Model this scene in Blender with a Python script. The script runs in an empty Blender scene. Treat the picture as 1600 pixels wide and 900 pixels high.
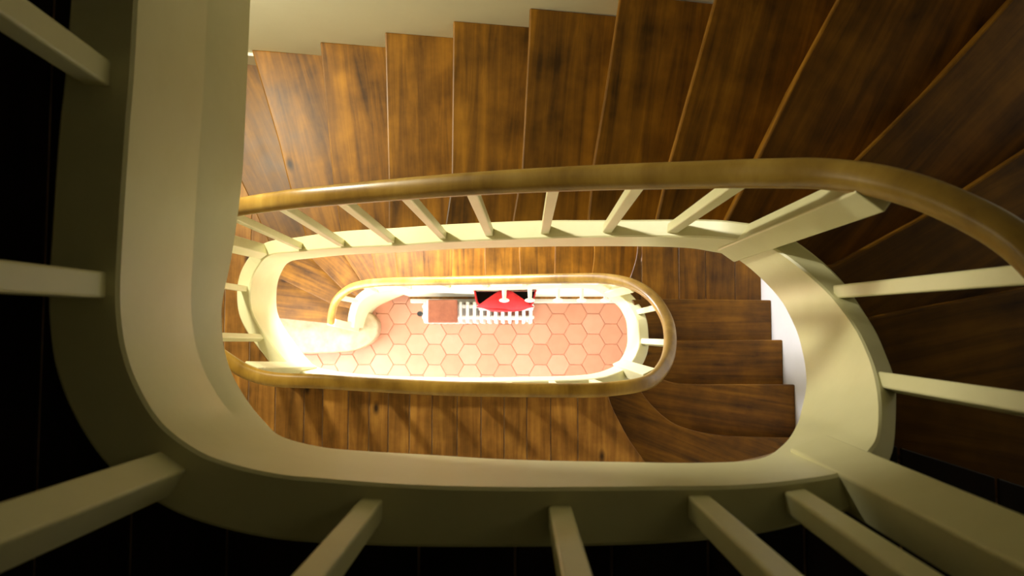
import bpy, bmesh, math, random
from mathutils import Matrix, Vector
random.seed(7)
S = bpy.context.scene
C = S.collection

# ------------------------------------------------------------------ camera
H = 7.07                      # height of the lens over the tiled floor
RISE = 0.175
W = Matrix(((0.99999135, 0.00024223, 0.00415250),
            (0.0, 0.99830294, -0.05823434),
            (-0.00415956, 0.05823383, 0.99829431)))
cd = bpy.data.cameras.new('camera')
cam = bpy.data.objects.new('camera', cd)
C.objects.link(cam)
cam.matrix_world = Matrix.Translation((0, 0, H)) @ W.to_4x4()
cd.sensor_width = 36
cd.lens = 27
cd.clip_start = 0.02
cd.dof.use_dof = True
cd.dof.focus_distance = 2.7
cd.dof.aperture_fstop = 5.0
S.camera = cam

# ------------------------------------------------------------------ world and lights
w = bpy.data.worlds.new('world')
S.world = w
w.use_nodes = True
bg = w.node_tree.nodes['Background']
bg.inputs[0].default_value = (0.75, 0.85, 1.0, 1)
bg.inputs[1].default_value = 0.08


def area(name, loc, aim, sx, sy, power, col):
    l = bpy.data.lights.new(name, 'AREA')
    l.shape = 'RECTANGLE'
    l.size, l.size_y = sx, sy
    l.energy = power
    l.color = col
    o = bpy.data.objects.new(name, l)
    C.objects.link(o)
    o.location = loc
    o.rotation_euler = (Vector(aim) - Vector(loc)).to_track_quat('-Z', 'Y').to_euler()
    return o


# daylight through the glazed entrance and the window on the ground floor
area('daylight_entrance', (-0.35, -1.24, 1.15), (-0.45, 0.3, 0.3), 1.9, 1.9, 75, (0.97, 0.96, 0.97))
area('daylight_ground_window', (-2.34, -0.35, 1.5), (-0.5, 0.1, 0.8), 1.1, 1.5, 95, (0.95, 0.95, 1.0))
# daylight through the low window beside the lower flight
area('daylight_low_window', (-1.25, 1.22, 2.6), (-0.35, -0.3, 1.9), 0.6, 0.85, 165, (1.0, 0.96, 1.0))
# daylight through the window on the middle landing
area('daylight_landing_window', (-1.62, 1.24, 5.0), (0.1, -0.6, 3.6), 0.16, 0.34, 54, (1.0, 0.94, 0.72))
# weak warm fill over the well, added to lift the upper strings
area('added_fill_light', (0.75, 0.1, 8.2), (0.3, 0.0, 5.0), 0.3, 0.3, 0.45, (1.0, 0.85, 0.36))
S.view_settings.view_transform = 'Standard'
S.view_settings.look = 'None'
S.view_settings.exposure = 0.0
S.view_settings.gamma = 1.0


# ------------------------------------------------------------------ helpers
def bp(px, py, d):
    """pixel of the photograph + depth under the lens -> plan point"""
    v = W @ Vector(((px - 800) / 1200, -(py - 450) / 1200, -1.0))
    k = d / -v.z
    return Vector((v.x * k, v.y * k))


def lin(r, g, b):
    f = lambda c: (c / 255 / 12.92) if c / 255 <= 0.04045 else ((c / 255 + 0.055) / 1.055) ** 2.4
    return (f(r), f(g), f(b), 1)


def mat(name):
    m = bpy.data.materials.new(name)
    m.use_nodes = True
    nt = m.node_tree
    return m, nt, nt.nodes['Principled BSDF']


def N(nt, t, **kw):
    n = nt.nodes.new(t)
    for k, v in kw.items():
        if k.startswith('i_'):
            n.inputs[k[2:].replace('_', ' ')].default_value = v
        else:
            setattr(n, k, v)
    return n


def ramp(nt, stops):
    r = nt.nodes.new('ShaderNodeValToRGB')
    e = r.color_ramp.elements
    e[0].position, e[0].color = stops[0]
    e[1].position, e[1].color = stops[-1]
    for p, c in stops[1:-1]:
        x = e.new(p)
        x.color = c
    return r


def wood(name, dark, mid, light, rough=0.42, vary=0.25, knots=True, fine=26, along=1.6):
    """grain runs along the local Y of the object"""
    m, nt, b = mat(name)
    L = nt.links.new
    tc = N(nt, 'ShaderNodeTexCoord')
    oi = N(nt, 'ShaderNodeObjectInfo')
    ofs = N(nt, 'ShaderNodeVectorMath', operation='SCALE')
    ofs.inputs[0].default_value = (31, 17, 53)
    L(oi.outputs['Random'], ofs.inputs['Scale'])
    add = N(nt, 'ShaderNodeVectorMath', operation='ADD')
    L(tc.outputs['Object'], add.inputs[0])
    L(ofs.outputs[0], add.inputs[1])
    mp = N(nt, 'ShaderNodeMapping')
    mp.inputs['Scale'].default_value = (fine, along, fine)
    L(add.outputs[0], mp.inputs[0])
    n1 = N(nt, 'ShaderNodeTexNoise', i_Scale=1.0, i_Detail=6.0, i_Roughness=0.6, i_Distortion=0.6)
    L(mp.outputs[0], n1.inputs['Vector'])
    n2 = N(nt, 'ShaderNodeTexNoise', i_Scale=5.0, i_Detail=4.0, i_Roughness=0.6)
    L(add.outputs[0], n2.inputs['Vector'])
    mx = N(nt, 'ShaderNodeMix', data_type='FLOAT')
    mx.inputs[0].default_value = 0.45
    L(n1.outputs['Fac'], mx.inputs[2])
    L(n2.outputs['Fac'], mx.inputs[3])
    r = ramp(nt, [(0.33, dark), (0.5, mid), (0.66, light)])
    L(mx.outputs[0], r.inputs[0])
    col = r.outputs[0]
    if knots:
        vo = N(nt, 'ShaderNodeTexVoronoi', i_Scale=3.2, i_Randomness=1.0)
        mk = N(nt, 'ShaderNodeMapping')
        mk.inputs['Scale'].default_value = (1.6, 0.8, 1)
        L(add.outputs[0], mk.inputs[0])
        L(mk.outputs[0], vo.inputs['Vector'])
        rk = ramp(nt, [(0.03, (1, 1, 1, 1)), (0.11, (0, 0, 0, 1))])
        L(vo.outputs['Distance'], rk.inputs[0])
        k = N(nt, 'ShaderNodeMix', data_type='RGBA')
        L(rk.outputs[0], k.inputs[0])
        L(col, k.inputs[6])
        k.inputs[7].default_value = (dark[0] * .45, dark[1] * .4, dark[2] * .4, 1)
        col = k.outputs[2]
    hs = N(nt, 'ShaderNodeHueSaturation')
    mr = N(nt, 'ShaderNodeMapRange')
    mr.inputs[3].default_value = 1 - vary
    mr.inputs[4].default_value = 1 + vary
    L(oi.outputs['Random'], mr.inputs[0])
    L(mr.outputs[0], hs.inputs['Value'])
    L(col, hs.inputs['Color'])
    L(hs.outputs[0], b.inputs['Base Color'])
    b.inputs['Specular IOR Level'].default_value = 0.28
    rr = N(nt, 'ShaderNodeMapRange')
    rr.inputs[3].default_value = rough - .08
    rr.inputs[4].default_value = rough + .14
    L(n2.outputs['Fac'], rr.inputs[0])
    L(rr.outputs[0], b.inputs['Roughness'])
    bu = N(nt, 'ShaderNodeBump', i_Strength=0.15, i_Distance=0.002)
    L(n1.outputs['Fac'], bu.inputs['Height'])
    L(bu.outputs[0], b.inputs['Normal'])
    return m


def paint(name, c, c2, rough=0.45, sc=2.5, bump=0.06):
    m, nt, b = mat(name)
    L = nt.links.new
    tc = N(nt, 'ShaderNodeTexCoord')
    n = N(nt, 'ShaderNodeTexNoise', i_Scale=sc, i_Detail=6.0, i_Roughness=0.65)
    L(tc.outputs['Object'], n.inputs['Vector'])
    r = ramp(nt, [(0.3, c2), (0.62, c)])
    L(n.outputs['Fac'], r.inputs[0])
    L(r.outputs[0], b.inputs['Base Color'])
    b.inputs['Roughness'].default_value = rough
    n2 = N(nt, 'ShaderNodeTexNoise', i_Scale=38.0, i_Detail=3.0)
    L(tc.outputs['Object'], n2.inputs['Vector'])
    bu = N(nt, 'ShaderNodeBump', i_Strength=bump, i_Distance=0.004)
    L(n2.outputs['Fac'], bu.inputs['Height'])
    L(bu.outputs[0], b.inputs['Normal'])
    return m


TREAD = wood('waxed_walnut_tread', lin(56, 34, 5), lin(112, 73, 11), lin(150, 102, 20), 0.42, 0.18)
RAIL = wood('varnished_oak_handrail', lin(112, 82, 26), lin(150, 116, 44), lin(178, 144, 64), 0.3, 0.02, False, 9, 2.2)
PLANK = wood('landing_plank', lin(72, 46, 14), lin(136, 92, 36), lin(176, 126, 54), 0.38, 0.2)
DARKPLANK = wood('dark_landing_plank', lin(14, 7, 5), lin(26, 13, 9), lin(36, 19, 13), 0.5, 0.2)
CREAM = paint('cream_gloss_paint', lin(229, 224, 181), lin(217, 212, 164), 0.38)
WALL = paint('cream_wall_plaster', lin(228, 227, 206), lin(220, 219, 196), 0.8, 1.2, 0.1)
WHITEWALL = paint('white_wall_plaster', lin(228, 228, 226), lin(220, 220, 217), 0.8, 1.2, 0.1)
CEIL = wood('bounce_cutting_ceiling', lin(30, 18, 8), lin(52, 32, 14), lin(70, 46, 22), 0.6, 0.1, False)  # unseen ceiling, made dark so less light bounces onto the upper landing
SUB = paint('pale_joint_filler', lin(170, 140, 110), lin(120, 92, 66), 0.9, 8)
SKIRT = paint('skirting_paint', lin(228, 224, 204), lin(216, 212, 190), 0.45)
STONE = paint('pale_limestone', lin(184, 164, 128), lin(152, 132, 98), 0.6, 9, 0.2)
GROUT = paint('pale_tile_grout', lin(214, 172, 140), lin(196, 150, 118), 0.9, 14)
ENAMEL = paint('white_enamel', lin(238, 236, 228), lin(230, 228, 218), 0.3)
REDCLOTH = paint('red_cloth', lin(206, 36, 40), lin(180, 22, 30), 0.8, 20, 0.3)
BLACKCLOTH = paint('black_lining', lin(12, 11, 12), lin(6, 6, 7), 0.9, 20, 0.2)
TAN = paint('tan_leather', lin(150, 90, 62), lin(126, 72, 48), 0.55, 12, 0.2)
BLACKP = paint('black_plastic', lin(28, 34, 34), lin(20, 26, 26), 0.5)
GLASSM, _nt, _b = mat('window_glass')
_b.inputs['Transmission Weight'].default_value = 1
_b.inputs['Roughness'].default_value = 0.02
m, nt, b = mat('terracotta_tile')
TILE = m
tc = N(nt, 'ShaderNodeTexCoord')
oi = N(nt, 'ShaderNodeObjectInfo')
r = ramp(nt, [(0.0, lin(190, 118, 88)), (0.4, lin(200, 134, 102)), (0.75, lin(204, 144, 114)), (1.0, lin(214, 164, 132))])
n = N(nt, 'ShaderNodeTexNoise', i_Scale=9.0, i_Detail=5.0, i_Roughness=0.65)
nt.links.new(tc.outputs['Object'], n.inputs['Vector'])
ma = N(nt, 'ShaderNodeMix', data_type='FLOAT')
ma.inputs[0].default_value = 0.55
nt.links.new(oi.outputs['Random'], ma.inputs[2])
nt.links.new(n.outputs['Fac'], ma.inputs[3])
nt.links.new(ma.outputs[0], r.inputs[0])
nt.links.new(r.outputs[0], b.inputs['Base Color'])
b.inputs['Roughness'].default_value = 0.5


def link(name, me, m, parent=None):
    me.materials.append(m)
    o = bpy.data.objects.new(name, me)
    C.objects.link(o)
    if parent:
        o.parent = parent
    return o


def finish(bm, name, m, parent=None, smooth=None):
    bmesh.ops.recalc_face_normals(bm, faces=bm.faces)
    me = bpy.data.meshes.new(name)
    bm.to_mesh(me)
    bm.free()
    if smooth is not None:
        for p in me.polygons:
            p.use_smooth = True
        me.set_sharp_from_angle(angle=math.radians(smooth))
    return link(name, me, m, parent)


def bevel(o, wd, seg=2):
    md = o.modifiers.new('bevel', 'BEVEL')
    md.width = wd
    md.segments = seg
    md.limit_method = 'ANGLE'
    md.angle_limit = math.radians(40)
    return o


def box(bm, x0, x1, y0, y1, z0, z1):
    v = [bm.verts.new(p) for p in ((x0, y0, z0), (x1, y0, z0), (x1, y1, z0), (x0, y1, z0),
                                   (x0, y0, z1), (x1, y0, z1), (x1, y1, z1), (x0, y1, z1))]
    for f in ((0, 3, 2, 1), (4, 5, 6, 7), (0, 1, 5, 4), (1, 2, 6, 5), (2, 3, 7, 6), (3, 0, 4, 7)):
        bm.faces.new([v[i] for i in f])


def thing(name, label, cat, loc=(0, 0, 0), group=None):
    o = bpy.data.objects.new(name, None)
    o.empty_display_size = 0.1
    C.objects.link(o)
    o.location = loc
    o['label'] = label
    o['category'] = cat
    if group:
        o['group'] = group
    return o


def struct(o):
    o['kind'] = 'structure'
    return o


def clean(poly, eps=0.004):
    out = []
    for p in poly:
        if not out or (p - out[-1]).length > eps:
            out.append(p)
    while len(out) > 2 and (out[0] - out[-1]).length < eps:
        out.pop()
    return out


def prism(poly, z0, z1, name, m, parent, ang=0.0, origin=None, strip=None):
    """flat slab; the local Y axis turned by ang so that the grain follows the nosing"""
    poly = clean(poly)
    if origin is None:
        origin = sum(poly, Vector((0, 0))) / len(poly)
    bm = bmesh.new()
    f = bm.faces.new([bm.verts.new((p.x, p.y, z1)) for p in poly])
    if f.normal.z < 0 or True:
        f.normal_update()
        if f.normal.z < 0:
            f.normal_flip()
    bmesh.ops.triangulate(bm, faces=bm.faces[:], ngon_method='EAR_CLIP')
    if strip:
        for co, no in (((strip[0], 0, 0), (-1, 0, 0)), ((strip[1], 0, 0), (1, 0, 0))):
            bmesh.ops.bisect_plane(bm, geom=bm.verts[:] + bm.edges[:] + bm.faces[:], plane_co=co, plane_no=no, clear_outer=True)
        if not bm.faces:
            bm.free()
            return None
        cs = [v.co for v in bm.verts]
        origin = Vector((sum(c.x for c in cs) / len(cs), sum(c.y for c in cs) / len(cs)))
    bmesh.ops.dissolve_limit(bm, angle_limit=0.02, verts=bm.verts[:], edges=bm.edges[:])
    ex = bmesh.ops.extrude_face_region(bm, geom=bm.faces[:])
    for v in ex['geom']:
        if isinstance(v, bmesh.types.BMVert):
            v.co.z = z0
    M = Matrix.Translation((origin.x, origin.y, z1)) @ Matrix.Rotation(ang, 4, 'Z')
    bm.transform(M.inverted())
    o = finish(bm, name, m, parent)
    o.matrix_local = M
    return o


def catmull(P, n=6):
    out = []
    for i in range(len(P) - 1):
        p0 = P[max(i - 1, 0)]; p1 = P[i]; p2 = P[i + 1]; p3 = P[min(i + 2, len(P) - 1)]
        for k in range(n):
            t = k / n
            out.append(tuple(0.5 * (2 * b + (c - a) * t + (2 * a - 5 * b + 4 * c - d) * t * t + (3 * b - 3 * c + d - a) * t ** 3)
                             for a, b, c, d in zip(p0, p1, p2, p3)))
    out.append(tuple(P[-1]))
    return out


# ------------------------------------------------------------------ the string that winds round the well
# plan position traced at the inner top edge: px, py, depth of that edge, width, face height
ST = [(553, 512, 6.5, .06, .40), (556, 490, 6.4, .06, .67), (562, 474, 6.25, .06, .82), (576, 462, 6.05, .06, 1.0), (595, 455, 5.85, .06, .9),
      (620, 452, 5.75, .06, .65), (661, 451, 5.57, .06, .6), (757, 448, 5.24, .06, .5), (867, 445, 4.89, .055, .45), (930, 445, 4.7, .055, .45),
      (956, 455, 4.56, .055, .45), (979, 473, 4.5, .055, .42), (994, 496, 4.3, .055, .42), (998, 522, 4.15, .055, .42), (997, 545, 4.0, .055, .42),
      (985, 568, 3.82, .055, .4), (965, 582, 3.7, .055, .36), (920, 592, 3.66, .055, .34), (820, 595, 3.66, .055, .33), (700, 596, 3.66, .055, .33),
      (560, 592, 3.66, .055, .33), (474, 581, 3.66, .06, .35), (448, 565, 3.66, .062, .37), (425, 537, 3.66, .064, .38), (403, 506, 3.66, .064, .39),
      (392, 479, 3.66, .064, .4), (392, 443, 3.66, .064, .4), (403, 417, 3.62, .064, .36), (421, 399, 3.52, .064, .32), (461, 394, 3.38, .066, .28),
      (528, 388, 3.14, .07, .25), (617, 384, 2.95, .07, .23), (707, 378, 2.77, .066, .23), (839, 373, 2.55, .062, .24), (920, 371, 2.42, .056, .25),
      (1000, 370, 2.28, .052, .25), (1090, 371, 2.13, .052, .25), (1145, 375, 2.03, .052, .27), (1206, 388, 1.9, .05, .29), (1282, 446, 1.76, .05, .31),
      (1330, 503, 1.6, .048, .33), (1359, 560, 1.47, .044, .34), (1373, 618, 1.38, .04, .34), (1373, 675, 1.27, .042, .34), (1359, 704, 1.2, .048, .31),
      (1325, 735, 1.15, .055, .27), (1250, 750, 1.145, .064, .19), (1150, 759, 1.145, .075, .2), (1000, 761, 1.145, .084, .22), (800, 762, 1.145, .087, .25),
      (640, 758, 1.145, .09, .28), (500, 748, 1.145, .094, .27), (425, 740, 1.145, .094, .27), (350, 722, 1.145, .094, .28), (300, 700, 1.145, .095, .33),
      (250, 660, 1.145, .1, .37), (215, 605, 1.145, .104, .38), (195, 550, 1.145, .107, .39), (187, 500, 1.145, .107, .40), (185, 450, 1.145, .107, .41),
      (190, 350, 1.145, .107, .45), (200, 200, 1.145, .107, .48), (212, 25, 1.145, .104, .48)]
base = []
for px, py, d, wd, h in ST:
    p = bp(px, py, d)
    base.append((p.x, p.y, H - d, wd, h))
base.append((-0.565, 1.2, H - 1.145, .1, .48))
NSUB = 6
PATH = catmull(base, NSUB)                       # inner top edge
SMIX = lambda i: i * NSUB
nrm = []
for i in range(len(PATH)):
    a = PATH[max(i - 2, 0)]; b_ = PATH[min(i + 2, len(PATH) - 1)]
    t = Vector((b_[0] - a[0], b_[1] - a[1])).normalized()
    nrm.append(Vector((-t.y, t.x)))
CEN = [Vector((p[0], p[1])) + n_ * p[3] * .5 for p, n_ in zip(PATH, nrm)]


def string_mesh(name, i0, i1, parent):
    bm = bmesh.new()
    rings = []
    for i in range(i0, i1 + 1):
        x, y, z, wd, h = PATH[i]
        n_ = nrm[i]
        c = .005
        g = min(.26, h * .7)
        gr = .0008 if h > .36 and z > 5 else .0
        prof = [(0, -h), (0, -g - .004), (gr, -g), (0, -g + .004), (0, -c), (c, 0), (wd - c, 0), (wd, -c), (wd, -h)]
        rings.append([bm.verts.new((x + n_.x * u, y + n_.y * u, z + v)) for u, v in prof])
    for a, b2 in zip(rings, rings[1:]):
        k = len(a)
        for j in range(k):
            bm.faces.new((a[j], a[(j + 1) % k], b2[(j + 1) % k], b2[j]))
    bm.faces.new(rings[0])
    bm.faces.new(rings[-1][::-1])
    return finish(bm, name, CREAM, parent, 25)


# ------------------------------------------------------------------ room boundary (clockwise from above)
yb = lambda x: 1.17 - .09 * x
XL, XR, YF = -2.4, 1.48, -1.3
ZT = 8.4
ROOM = [Vector((XL, YF)), Vector((XL, yb(XL))), Vector((XR, yb(XR))), Vector((XR, YF))]


def cross2(a, b):
    return a.x * b.y - a.y * b.x


def hit(p, d):
    """ray p+t*d to the room boundary -> point, position along the boundary"""
    best = None
    for k in range(4):
        a, b2 = ROOM[k], ROOM[(k + 1) % 4]
        e = b2 - a
        den = cross2(d, e)
        if abs(den) < 1e-9:
            continue
        t = cross2(a - p, e) / den
        u = cross2(a - p, d) / den
        if t > 0 and -1e-6 <= u <= 1 + 1e-6 and (best is None or t < best[0]):
            best = (t, k + u)
    return p + d * best[0], best[1]


def inside(p):
    return XL + .02 < p.x < XR - .02 and YF + .02 < p.y < yb(p.x) - .02


NOS = {
    2: [(545, 507), (512, 505), (435, 497)],
    3: [(560, 487), (518, 475), (439, 436)],
    4: [(568, 472), (534, 451), (490, 407)],
    5: [(578, 462), (560, 433), (539, 401)],
    6: [(598, 457), (589, 433), (581, 400)],
    7: [(624, 452), (621, 430), (618, 400)],
    8: [(661, 452), (661, 400)], 9: [(707, 452), (707, 400)], 10: [(757, 450), (757, 400)],
    11: [(811, 449), (811, 400)], 12: [(867, 448), (867, 390)],
    13: [(918, 447), (925, 430), (929, 400), (929, 380)],
    14: [(962, 458), (980, 440), (986, 430), (993, 408), (996, 390), (997, 370)],
    15: [(985, 470), (1040, 467), (1210, 469)],
    16: [(1000, 533), (1055, 533), (1222, 531)],
    17: [(994, 562), (1020, 585), (1045, 596), (1070, 600), (1110, 601), (1232, 601)],
    18: [(980, 575), (1002, 612), (1022, 637), (1050, 660), (1080, 672), (1120, 680), (1160, 683), (1235, 685)],
    19: [(940, 590), (948, 612), (956, 635), (968, 660), (985, 690), (1008, 722), (1045, 768)],
    20: [(424, 385), (387, 305), (366, 261), (284, 90)],
    21: [(482, 382), (453, 293), (437, 229), (421, 172), (404, 115), (396, 88)],
    22: [(528, 372), (521, 290), (511, 180), (499, 57)],
    23: [(611, 370), (607, 290), (601, 40)],
    24: [(701, 366), (705, 290), (708, 30)],
    25: [(808, 360), (815, 262), (826, 60), (828, 0)],
    26: [(914, 358), (927, 255), (945, 150), (960, 50)],
    27: [(1024, 358), (1047, 250), (1080, 135), (1112, 20)],
    28: [(1125, 362), (1185, 245), (1250, 110), (1310, 0)],
    29: [(1215, 378), (1340, 248), (1475, 115), (1580, 0)],
    30: [(1265, 420), (1306, 412), (1444, 337), (1600, 236)],
    31: [(1335, 503), (1367, 494), (1600, 450)],
    32: [(1378, 615), (1600, 640)],
    33: [(1378, 690), (1600, 760)],
}
# string path range each nosing may snap to
SNAP = {}
for k in NOS:
    SNAP[k] = (0, 12) if k <= 14 else (10, 18) if k <= 19 else (26, 38) if k <= 28 else (36, 46)
WORLD = {}
for k, pl in NOS.items():
    d = H - RISE * k
    pts = [bp(px, py, d) for px, py in pl]
    for j in range(1, len(pts)):
        if not inside(pts[j]):
            pts = pts[:j + 1]
            break
    if len(pts) > 2 and k in (13, 14, 17, 18, 19, 21):
        q = [(p.x, p.y) for p in pts]
        pts = [Vector(v) for v in catmull(q, 4)]
    a, b2 = SNAP[k]
    rng = range(SMIX(a), SMIX(b2) + 1)
    i0 = min(rng, key=lambda i: (CEN[i] - pts[0]).length)
    pts[0] = CEN[i0].copy()
    o_, u_ = hit(pts[-2], (pts[-1] - pts[-2]).normalized())
    if k in (8, 9, 10, 11, 12, 13):
        o_, u_ = hit(pts[-1], Vector((0, 1)))
    if inside(pts[-1]):
        pts.append(o_)
    else:
        pts[-1] = o_
    WORLD[k] = (pts, i0, u_)
WORLD[34] = ([CEN[-1].copy(), Vector((CEN[-1].x, yb(CEN[-1].x)))], len(CEN) - 1, 5 + (CEN[-1].x - XL) / (XR - XL))


def shifted(pts, s):
    out = []
    for i, p in enumerate(pts):
        a = pts[max(i - 1, 0)]; b2 = pts[min(i + 1, len(pts) - 1)]
        t = (b2 - a).normalized()
        out.append(p + Vector((t.y, -t.x)) * s)     # to the right of inner->outer = ascending
    out[0] = min(CEN, key=lambda c: (c - out[0]).length + 0).copy() if (out[0] - pts[0]).length > 1e-6 else out[0]
    return out


def step_poly(k, k2=None, over=.035, inset=0):
    k2 = k2 or k + 1
    P0, i0, u0 = WORLD[k]
    P1, i1, u1 = WORLD[k2]
    poly = shifted(P0, inset) if inset else list(P0)
    while u1 < u0 - 1e-6:
        u1 += 4
    c = math.floor(u0) + 1
    while c < u1:
        poly.append(ROOM[c % 4].copy())
        c += 1
    poly += shifted(P1, over if k2 < 34 else 0)[::-1]
    if i1 > i0:
        poly += [CEN[i] for i in range(i1 - 1, i0, -2)]
    return poly


def nosing_angle(k):
    P = WORLD[k][0]
    d = P[-1] - P[0]
    return math.atan2(-d.x, d.y)


def make_step(k, parent, m=None, tread=True):
    z = RISE * k
    if tread:
        o = prism(step_poly(k), z - .036, z, 'tread', m or TREAD, parent, nosing_angle(k))
        bevel(o, .006, 2)
    P = shifted(WORLD[k][0], .022)
    Q = shifted(WORLD[k][0], .034)
    r_ = prism(P + Q[::-1], z - RISE + .0005, z - .0365, 'riser', TREAD, parent, nosing_angle(k))


def landing(k, k2, xs, m, parent):
    z = RISE * k
    poly = step_poly(k, k2)
    for a, b2 in zip(xs, xs[1:]):
        o = prism(poly, z - .0065, z - random.uniform(0, .0012), 'floorboard', m, parent, 0, None, (a + .0024, b2 - .0024))
        if o:
            bevel(o, .002, 1)
    prism(step_poly(k, k2, .035, .036), z - .2, z - .0068, 'subfloor', SUB, parent)


PX = lambda px, d: (px - 805) * d / 1200
# ------------------------------------------------------------------ structure
def wall_with_holes(name, axis, at, thick, u0, u1, z0, z1, holes, m):
    """axis 'x': wall in the plane x=at; holes = (u0,u1,z0,z1)"""
    bm = bmesh.new()
    us = sorted({u0, u1, *[h[0] for h in holes], *[h[1] for h in holes]})
    zs = sorted({z0, z1, *[h[2] for h in holes], *[h[3] for h in holes]})
    for a, b2 in zip(us, us[1:]):
        for c, d in zip(zs, zs[1:]):
            mu, mz = (a + b2) / 2, (c + d) / 2
            if any(h[0] < mu < h[1] and h[2] < mz < h[3] for h in holes):
                continue
            if axis == 'x':
                box(bm, min(at, at + thick), max(at, at + thick), a, b2, c, d)
            else:
                box(bm, a, b2, min(at, at + thick), max(at, at + thick), c, d)
    bmesh.ops.remove_doubles(bm, verts=bm.verts, dist=1e-5)
    return struct(finish(bm, name, m))


wall_with_holes('wall_left', 'x', XL, -.18, YF - .18, yb(XL) + .18, -.1, ZT, [(-.9, .2, .75, 2.25)], WALL)
wall_with_holes('wall_right', 'x', XR, .18, YF - .18, yb(XR) + .18, -.1, ZT, [], WHITEWALL)
wall_with_holes('wall_front', 'y', YF, -.18, XL, XR, -.1, ZT, [(-1.3, .6, 0.0, 2.15)], WALL)
wb = wall_with_holes('wall_back', 'y', 1.17, .18, XL, XR, -.1, ZT, [(-2.0, -1.25, 4.45, 5.5), (-1.6, -.9, 2.1, 3.1)], WALL)
for v in wb.data.vertices:
    v.co.y -= .09 * v.co.x
bm = bmesh.new()
box(bm, XL - .18, XR + .18, YF - .18, 1.6, ZT, ZT + .15)
struct(finish(bm, 'ceiling', CEIL))


def window(name, axis, at, u0, u1, z0, z1, nu, nz):
    root = bpy.data.objects.new(name, None)
    C.objects.link(root)
    root.location = (at, (u0 + u1) / 2, z0) if axis == 'x' else ((u0 + u1) / 2, at, z0)
    struct(root)
    M = Matrix.Translation(-root.location)

    def bx(bm, a, b2, c, d, t):
        if axis == 'x':
            box(bm, at - .09 - t, at - .09 + t, a, b2, c, d)
        else:
            box(bm, a, b2, at - .09 - t, at - .09 + t, c, d)
    bm = bmesh.new()
    for i in range(nu + 1):
        u = u0 + (u1 - u0) * i / nu
        hw = .03 if 0 < i < nu else .05
        bx(bm, max(u0, u - hw), min(u1, u + hw), z0, z1, .03)
    for i in range(nz + 1):
        z = z0 + (z1 - z0) * i / nz
        hw = .015 if 0 < i < nz else .05
        bx(bm, u0, u1, max(z0, z - hw), min(z1, z + hw), .024)
    bm.transform(M)
    finish(bm, 'window_frame', SKIRT, root)
    bm = bmesh.new()
    bx(bm, u0, u1, z0, z1, .003)
    bm.transform(M)
    finish(bm, 'pane', GLASSM, root)


window('window_1', 'y', 1.17 + .146 + .18, -2.0, -1.25, 4.45, 5.5, 2, 3)
window('window_2', 'x', XL, -.9, .2, .75, 2.25, 2, 3)
window('door_1', 'y', YF, -1.3, .6, 0.0, 2.15, 2, 4)

window('window_3', 'y', 1.17 + .112 + .18, -1.6, -.9, 2.1, 3.1, 2, 2)
# tiled floor
bm = bmesh.new()
box(bm, XL, XR, YF, 1.4, -.12, -.012)
floor = struct(finish(bm, 'floor', GROUT))
FL = .187                                     # across the flats
R_ = FL / math.sqrt(3)


def hexmesh(bm, cx, cy, r, z0, z1, c=.004):
    rg = []
    for rr, z in ((r, z0), (r, z1 - c * .6), (r - c, z1)):
        rg.append([bm.verts.new((cx + rr * math.cos(a * math.pi / 3), cy + rr * math.sin(a * math.pi / 3), z)) for a in range(6)])
    for a, b2 in zip(rg, rg[1:]):
        for j in range(6):
            bm.faces.new((a[j], a[(j + 1) % 6], b2[(j + 1) % 6], b2[j]))
    bm.faces.new(rg[-1])


bm = bmesh.new()
hexmesh(bm, 0, 0, R_ - .0035, -.012, 0)
bmesh.ops.recalc_face_normals(bm, faces=bm.faces)
hme = bpy.data.meshes.new('tile')
bm.to_mesh(hme)
bm.free()
hme.materials.append(TILE)
rest = bmesh.new()
c0 = bp(789.6, 553.6, H)
for i in range(-16, 12):
    for j in range(-9, 10):
        x = c0.x + i * R_ * 1.5
        y = c0.y + (j + (.5 if i % 2 else 0)) * FL
        if not (XL + R_ < x < XR - R_ and YF + R_ < y < yb(x) - R_):
            continue
        if -2.25 < x < 1.25 and -.62 < y < .42:
            o = bpy.data.objects.new('tile', hme)
            C.objects.link(o)
            o.parent = floor
            o.location = (x, y, random.uniform(-.0012, 0))
            o.rotation_euler = (random.uniform(-.006, .006), random.uniform(-.006, .006), random.choice((0, 1, 2, 3, 4, 5)) * math.pi / 3)
        else:
            hexmesh(rest, x, y, R_ - .0035, -.012, 0)
o = finish(rest, 'tile_field', TILE, floor)
o['kind'] = 'stuff'

# partition wall under the lower flight, with its skirting
YP = .325
bm = bmesh.new()
xs_ = [-.95, -.6, -.2, .25, .6, 1.0, XR]
zt_ = [1.25, 1.35, 1.7, 2.05, 2.2, 2.25, 2.25]
a_ = [bm.verts.new((x, YP, 0)) for x in xs_]; b_ = [bm.verts.new((x, YP, z)) for x, z in zip(xs_, zt_)]
c_ = [bm.verts.new((x, YP + .05, 0)) for x in xs_]; d_ = [bm.verts.new((x, YP + .05, z)) for x, z in zip(xs_, zt_)]
for i in range(len(xs_) - 1):
    bm.faces.new((a_[i], a_[i + 1], b_[i + 1], b_[i]))
    bm.faces.new((c_[i + 1], c_[i], d_[i], d_[i + 1]))
    bm.faces.new((b_[i], b_[i + 1], d_[i + 1], d_[i]))
bm.faces.new((a_[0], b_[0], d_[0], c_[0])); bm.faces.new((a_[-1], c_[-1], d_[-1], b_[-1]))
struct(finish(bm, 'wall_partition', WALL))
bm = bmesh.new()
box(bm, -.95, XR, YP - .055, YP, .0, .13)
struct(bevel(finish(bm, 'baseboard_partition', SKIRT), .008))
bm = bmesh.new()
box(bm, -.95, XR, YP - .02, YP, .1305, .16)
struct(finish(bm, 'trim_1', TREAD))

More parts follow.
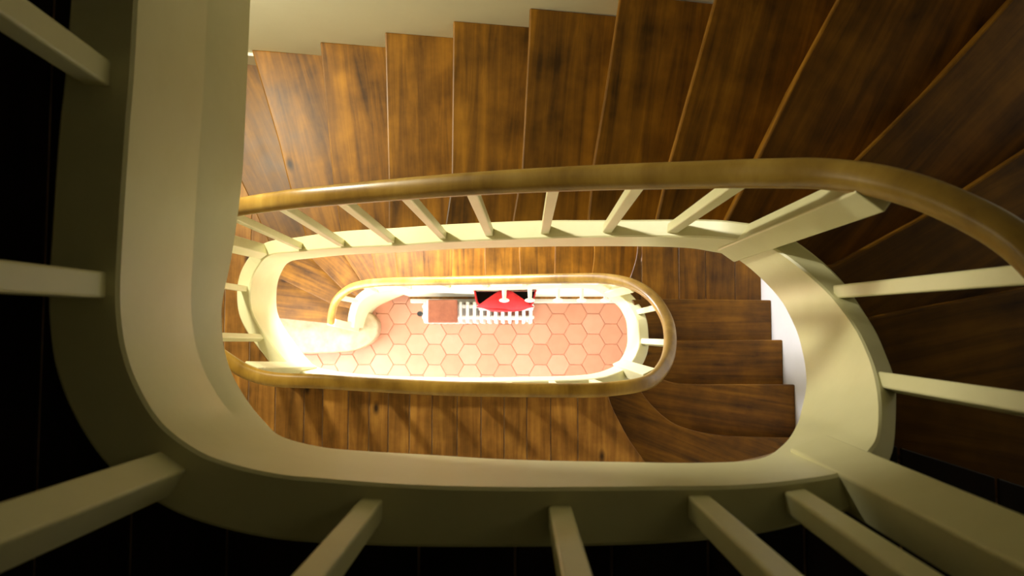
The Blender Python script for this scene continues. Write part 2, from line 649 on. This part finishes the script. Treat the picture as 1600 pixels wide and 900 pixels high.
# ------------------------------------------------------------------ lower staircase
I_MID = SMIX(26)
low = thing('staircase', 'lower wooden staircase winding from the tiled floor up to the plank landing', 'staircase', (0, 0, 0), 'winding staircases round the well')
string_mesh('string', 0, SMIX(16), low)
# stone first step with a rounded curtail end
pts = [(300, 560), (400, 553), (445, 553), (500, 552), (545, 549), (572, 540), (586, 528), (591, 514), (588, 500), (575, 488), (556, 484), (520, 480), (435, 470), (300, 466)]
sp = [bp(a, b2, H - RISE) for a, b2 in pts]
q = catmull([(p.x, p.y) for p in sp[1:12]], 5)
poly = [Vector(v) for v in q]
poly = [p for p in poly if p.x > XL + .01]
poly = [Vector((XL + .01, poly[0].y))] + poly + [Vector((XL + .01, poly[-1].y))]
o = prism(poly, 0.001, RISE, 'stone_step', STONE, low)
bevel(o, .02, 4)
o['label'] = 'pale stone bottom step with rounded end'
for k in range(2, 14):
    make_step(k, low)
make_step(14, low, tread=False)
landing(14, 15, [PX(p, H - 14 * RISE) for p in (930, 1003, 1061, 1103, 1149, 1195)] + [XR + .1], TREAD, low)
for k in range(15, 19):
    make_step(k, low)
make_step(19, low, tread=False)

# middle landing
D19 = H - 19 * RISE
mid = thing('landing', 'plank landing halfway down the well, dappled with baluster shadows', 'landing')
edges = [-30, 5, 40, 80, 118, 160, 198, 235, 270, 310, 350, 390, 432, 477, 506, 546, 578, 608, 641, 676, 715, 752, 788, 823, 860, 902, 1290]
landing(19, 20, [PX(p, D19) for p in edges], PLANK, mid)
string_mesh('string', SMIX(16), SMIX(27), mid)

# upper staircase
up = thing('staircase', 'upper wooden staircase climbing clockwise from the plank landing to the dark top landing', 'staircase', (0, 0, 0), 'winding staircases round the well')
string_mesh('string', SMIX(27), SMIX(45), up)
for k in range(20, 33):
    make_step(k, up)
make_step(33, up, tread=False)

# top landing
top = thing('landing', 'dark top landing with a thick cream edge wrapping the well at the left and bottom', 'landing')
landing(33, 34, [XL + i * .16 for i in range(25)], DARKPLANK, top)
string_mesh('string', SMIX(45), len(PATH) - 1, top)

# skirting steps along the walls
for k in [20]:
    P0 = WORLD[k][0][-1]; P1 = WORLD[k + 1][0][-1]
    z = RISE * k
    if (k < 20) or (P1 - P0).length > 1.2:
        continue
    t = (P1 - P0).normalized()
    n_ = Vector((t.y, -t.x)) * .014
    A = P0 + t * .0; B = P1 + t * .034
    prism([A, B, B + n_, A + n_], z + .0005, z + .13, 'skirting', SKIRT, up)

# ------------------------------------------------------------------ handrails and balusters
RL = [(517, 503, 5.85), (519, 488, 5.75), (525, 470, 5.6), (540, 455, 5.45), (560, 446, 5.3), (600, 441, 5.08), (700, 439, 4.73), (800, 437, 4.4), (900, 435, 4.12), (950, 436, 3.98),
      (990, 445, 3.86), (1020, 465, 3.75), (1040, 495, 3.62), (1047, 525, 3.48), (1043, 560, 3.32), (1025, 588, 3.15), (1000, 601, 3.02), (950, 608, 2.97),
      (900, 610, 2.96), (800, 609, 2.96), (700, 607, 2.96), (600, 602, 2.96), (500, 596, 2.96), (430, 593, 2.96), (390, 583, 2.96), (360, 566, 2.96), (325, 540, 2.95),
      (298, 510, 2.94), (282, 470, 2.92), (283, 420, 2.88), (298, 372, 2.78), (325, 340, 2.6), (362, 326, 2.42), (430, 315, 2.24), (500, 307, 2.1), (700, 290, 1.88),
      (900, 279, 1.72), (1100, 273, 1.55), (1200, 271, 1.46), (1290, 272, 1.38), (1390, 287, 1.28), (1490, 322, 1.19), (1600, 387, 1.09)]
rw = []
for px, py, d in RL:
    p = bp(px, py, d)
    rw.append((p.x, p.y, H - d))
NR_LOW = 24
rw += [(.745, .0, H - .98), (.73, -.09, H - .84), (.67, -.18, H - .66), (.56, -.235, H - .5), (.4, -.262, H - .45), (0, -.268, H - .45), (-.3, -.262, H - .45),
       (-.47, -.23, H - .45), (-.59, -.13, H - .45), (-.635, .0, H - .45), (-.645, .15, H - .45), (-.635, .5, H - .45), (-.62, 1.2, H - .45)]
RP = catmull(rw, 6)


def rail_mesh(i0, i1, parent, m=RAIL):
    bm = bmesh.new()
    rings = []
    W2, HT = .028, .024
    prof = []
    for a in range(16):
        t = 2 * math.pi * a / 16
        c, s = math.cos(t), math.sin(t)
        prof.append((W2 * math.copysign(abs(c) ** .75, c), HT * math.copysign(abs(s) ** .8, s)))
    for i in range(i0, i1 + 1):
        p = Vector(RP[i]); a = Vector(RP[max(i - 1, 0)]); b2 = Vector(RP[min(i + 1, len(RP) - 1)])
        t = (b2 - a).normalized()
        sd = Vector((t.y, -t.x, 0)).normalized()
        upv = sd.cross(t)
        rings.append([bm.verts.new(p + sd * u + upv * v) for u, v in prof])
    for a, b2 in zip(rings, rings[1:]):
        for j in range(16):
            bm.faces.new((a[j], a[(j + 1) % 16], b2[(j + 1) % 16], b2[j]))
    bm.faces.new(rings[0]); bm.faces.new(rings[-1])
    return finish(bm, 'handrail', m, parent, 50)


def post(name, px, py, d, wd, parent, below=.02, tip=0.012):
    """square post from the string up into the underside of the rail"""
    b3 = bp(px, py, d)
    zb = H - d
    cand = [Vector(p) for p in RP if .42 < p[2] - zb < 1.1]
    t = min(cand, key=lambda c: (Vector((c.x, c.y)) - b3).length)
    i = min(range(len(CEN)), key=lambda i: (CEN[i] - b3).length + abs(PATH[i][2] - zb))
    n_ = nrm[i]
    ax = Vector((n_.x, n_.y, 0)); ay = Vector((-n_.y, n_.x, 0))
    P0 = Vector((b3.x, b3.y, zb - below)); P1 = Vector((t.x, t.y, t.z - tip - (wd * .35 if wd > .045 else 0)))
    if (P1 - P0).xy.length > .09:
        P1.xy = P0.xy + (P1 - P0).xy.normalized() * .09
    bm = bmesh.new()
    h = wd / 2
    r0 = [bm.verts.new(ax * (h * sx) + ay * (h * sy)) for sx, sy in ((-1, -1), (1, -1), (1, 1), (-1, 1))]
    r1 = [bm.verts.new(P1 - P0 + ax * (h * sx) + ay * (h * sy)) for sx, sy in ((-1, -1), (1, -1), (1, 1), (-1, 1))]
    bm.faces.new(r0); bm.faces.new(r1)
    for j in range(4):
        bm.faces.new((r0[j], r0[(j + 1) % 4], r1[(j + 1) % 4], r1[j]))
    o = finish(bm, name, CREAM, parent)
    o.location = P0
    bevel(o, min(.004, wd * .12), 2)
    return o


g = 'balustrades round the stairwell'
lb = thing('balustrade', 'lower balustrade with brown handrail winding from the stone step past the plank landing', 'balustrade', (0, 0, 0), g)
ub = thing('balustrade', 'upper balustrade with golden brown handrail sweeping over the treads and out of the frame', 'balustrade', (0, 0, 0), g)
SPL = 29 * 6
rail_mesh(0, SPL, lb)
rail_mesh(SPL, len(RP) - 1, ub)
post('newel_post', 546, 512, 6.6, .06, lb, .28)
for px, py, d in ((556, 470, 6.2), (588, 455, 5.9), (640, 449, 5.65), (700, 447, 5.43), (760, 446, 5.22), (820, 443, 5.03), (880, 441, 4.84), (935, 442, 4.68)):
    post('baluster', px, py, d, .03, lb)
post('newel_post', 961, 453, 4.56, .055, lb, .3)
post('baluster', 999, 487, 4.36, .03, lb)
post('baluster', 1006, 534, 4.08, .03, lb)
post('newel_post', 982, 577, 3.75, .06, lb, .3)
for px, py in ((925, 598), (862, 600), (795, 602), (728, 603), (660, 602), (590, 600), (525, 596)):
    post('baluster', px, py, 3.66, .03, lb)
post('newel_post', 458, 582, 3.66, .06, lb, .3)
post('baluster', 406, 528, 3.66, .028, lb)
post('baluster', 381, 451, 3.66, .028, lb)
post('newel_post', 409, 391, 3.57, .055, ub, .25)
for px, py, d in ((467, 384, 3.33), (532, 379, 3.1), (610, 373, 2.93), (692, 367, 2.79), (765, 363, 2.67), (852, 359, 2.53), (950, 356, 2.36), (1052, 356, 2.19)):
    post('baluster', px, py, d, .028, ub)
post('newel_post', 1186, 370, 1.95, .062, ub, .25)
post('baluster', 1318, 455, 1.71, .03, ub)
post('baluster', 1388, 597, 1.42, .03, ub)
post('newel_post', 1356, 754, 1.15, .07, ub, .2)
for px, py in ((1245, 783), (1092, 792), (875, 808), (580, 797)):
    post('baluster', px, py, 1.145, .034, ub)
post('newel_post', 255, 742, 1.145, .05, ub, .1)
post('baluster', 145, 445, 1.145, .04, ub)
post('baluster', 152, 115, 1.145, .04, ub)

# ------------------------------------------------------------------ things on the ground floor
# column radiator against the partition
rad = thing('radiator', 'white column radiator under the red bag on the tiled floor', 'radiator', (-.31, .18, 0))
X0, X1 = -.47, .47
nf = 16
bm = bmesh.new()
for z in (.08, .62):
    for yy in (-.05, .04):
        bm = bmesh.new()
        box(bm, X0, X1, yy - .015, yy + .015, z - .018, z + .018)
        bevel(finish(bm, 'manifold', ENAMEL, rad), .01)
for i in range(nf):
    x = X0 + (i + .5) * (X1 - X0) / nf
    bm = bmesh.new()
    P = [(-.09, .03), (-.1, .06), (-.1, .64), (-.085, .68), (-.05, .70), (.05, .70), (.075, .68), (.08, .64), (.08, .06), (.07, .03)]
    w_ = .013
    A = [bm.verts.new((x - w_, y, z)) for y, z in P]
    B = [bm.verts.new((x + w_, y, z)) for y, z in P]
    bm.faces.new(A); bm.faces.new(B[::-1])
    for j in range(len(P)):
        bm.faces.new((A[j], A[(j + 1) % len(P)], B[(j + 1) % len(P)], B[j]))
    bevel(finish(bm, 'fin', ENAMEL, rad), .008)
bm = bmesh.new()
for x in (X0 + .05, X1 - .05):
    for yy in (-.07, .05):
        bm = bmesh.new()
        box(bm, x - .012, x + .012, yy - .012, yy + .012, 0, .06)
        finish(bm, 'foot', ENAMEL, rad)
bm = bmesh.new()
box(bm, X0 - .05, X0, -.035, -.005, .1, .56)
bevel(finish(bm, 'pipe', ENAMEL, rad), .008)
bm = bmesh.new()
bmesh.ops.create_cone(bm, cap_ends=True, segments=16, radius1=.024, radius2=.02, depth=.06, matrix=Matrix.Translation((X0 - .025, -.02, .59)))
o = finish(bm, 'valve_cap', BLACKP, rad, 40)
o['label'] = 'black valve cap'
# shelf board over the radiator
sh = bmesh.new()
box(sh, -.30, .15, .185, .262, .702, .726)
o = bevel(finish(sh, 'shelf', ENAMEL), .006)
o['label'] = 'narrow white shelf lying on the radiator below the red bag'
o['category'] = 'shelf'


# tan box with cream side on the radiator
bx_ = thing('storage_box', 'tan box with a cream side standing on the left end of the radiator', 'box', (-.59, .17, .702))
bm = bmesh.new()
box(bm, -.115, .115, -.085, .095, 0, .1)
bevel(finish(bm, 'body', TAN, bx_), .012, 3)
bm = bmesh.new()
box(bm, -.12, .12, -.09, .1, .1005, .125)
bevel(finish(bm, 'lid', TAN, bx_), .01, 3)
bm = bmesh.new()
box(bm, -.135, -.1155, -.085, .095, 0, .1)
o = bevel(finish(bm, 'side_panel', ENAMEL, bx_), .004)
o['label'] = 'cream side panel'

# mushroom pegs on the wall
ZP = 1.47
pos = [(788, 0), (828, 1), (872, 2), (909, 3), (946, 4)]
names = ['white peg in front of the middle of the red bag', 'white peg at the right end of the red bag', 'white wall peg, first to the right of the red bag',
         'white wall peg, second to the right of the red bag', 'rightmost white wall peg, beside the curved cream string']
pr = None
for (px, i) in pos:
    x = PX(px, H - ZP)
    t = thing('wall_peg', names[i], 'peg', (x, YP, ZP), 'white pegs on the partition wall')
    bm = bmesh.new()
    R90 = Matrix.Rotation(math.pi / 2, 4, 'X')
    bmesh.ops.create_cone(bm, cap_ends=True, segments=16, radius1=.018, radius2=.014, depth=.075, matrix=Matrix.Translation((0, -.0375, 0)) @ R90)
    finish(bm, 'stem', ENAMEL, t, 40)
    bm = bmesh.new()
    bmesh.ops.create_uvsphere(bm, u_segments=20, v_segments=10, radius=.038, matrix=Matrix.Translation((0, -.088, 0)) @ Matrix.Diagonal((1, .42, 1, 1)))
    finish(bm, 'knob', ENAMEL, t, 60)

# red bag with black lining hanging open from the pegs
bag = thing('bag', 'red cloth bag gaping open over black lining, hung on the wall pegs', 'bag', (-.075, YP, 1.0))
nn = 24
bm = bmesh.new()
rings = []
for zi, (z, sc) in enumerate(((0, .8), (.1, .95), (.22, 1.02), (.33, 1.0), (.36, .98))):
    ring = []
    for i in range(nn + 1):
        t = i / nn
        x = -.235 + .47 * t
        y = -.012 - .155 * (max(math.sin(math.pi * t), 0) ** .28) * sc
        ring.append(bm.verts.new((x, y + .004 * math.sin(11 * t + z * 9), z + .012 * math.sin(6 * t))))
    rings.append(ring)
for a, b2 in zip(rings, rings[1:]):
    for j in range(nn):
        bm.faces.new((a[j], a[j + 1], b2[j + 1], b2[j]))
o = finish(bm, 'front', REDCLOTH, bag, 70)
sol = o.modifiers.new('thick', 'SOLIDIFY'); sol.thickness = .012
bm = bmesh.new()
f = []
for i in range(nn + 1):
    t = i / nn
    f.append(bm.verts.new((-.228 + .456 * t, -.012 - .142 * (max(math.sin(math.pi * t), 0) ** .28), .24)))
bm.faces.new(f)
for v_ in bmesh.ops.extrude_face_region(bm, geom=bm.faces[:])['geom']:
    if isinstance(v_, bmesh.types.BMVert):
        v_.co.z = .22
finish(bm, 'lining', BLACKCLOTH, bag)
# the flap folded over the middle of the opening
bm = bmesh.new()
g_ = []
for j in range(7):
    s = j / 6
    row = []
    for i in range(17):
        t = i / 16
        hw = .045 + .17 * s
        row.append(bm.verts.new((-.0 + (t - .5) * 2 * hw, -.012 - .148 * s * (1 - .18 * (2 * t - 1) ** 2), .36 + .035 * math.sin(math.pi * s) + .006 * math.sin(9 * t))))
    g_.append(row)
for a, b2 in zip(g_, g_[1:]):
    for i in range(16):
        bm.faces.new((a[i], a[i + 1], b2[i + 1], b2[i]))
o = finish(bm, 'flap', REDCLOTH, bag, 70)
sol = o.modifiers.new('thick', 'SOLIDIFY'); sol.thickness = .008

# unseen lamp over the well, added as a body for the fill light
m_, nt_, b_ = mat('added_lamp_glass')
b_.inputs['Emission Color'].default_value = (1, .86, .5, 1)
b_.inputs['Emission Strength'].default_value = 0.4
cl = thing('added_ceiling_lamp', 'round glass lamp added out of view over the stairwell', 'lamp', (.75, .1, ZT))
bm = bmesh.new()
bmesh.ops.create_cone(bm, cap_ends=True, segments=32, radius1=.15, radius2=.17, depth=.03, matrix=Matrix.Translation((0, 0, -.015)))
finish(bm, 'base', ENAMEL, cl, 40)
bm = bmesh.new()
bmesh.ops.create_uvsphere(bm, u_segments=24, v_segments=12, radius=.13, matrix=Matrix.Translation((0, 0, -.075)) @ Matrix.Diagonal((1, 1, .55, 1)))
finish(bm, 'added_lamp_shade', m_, cl, 60)
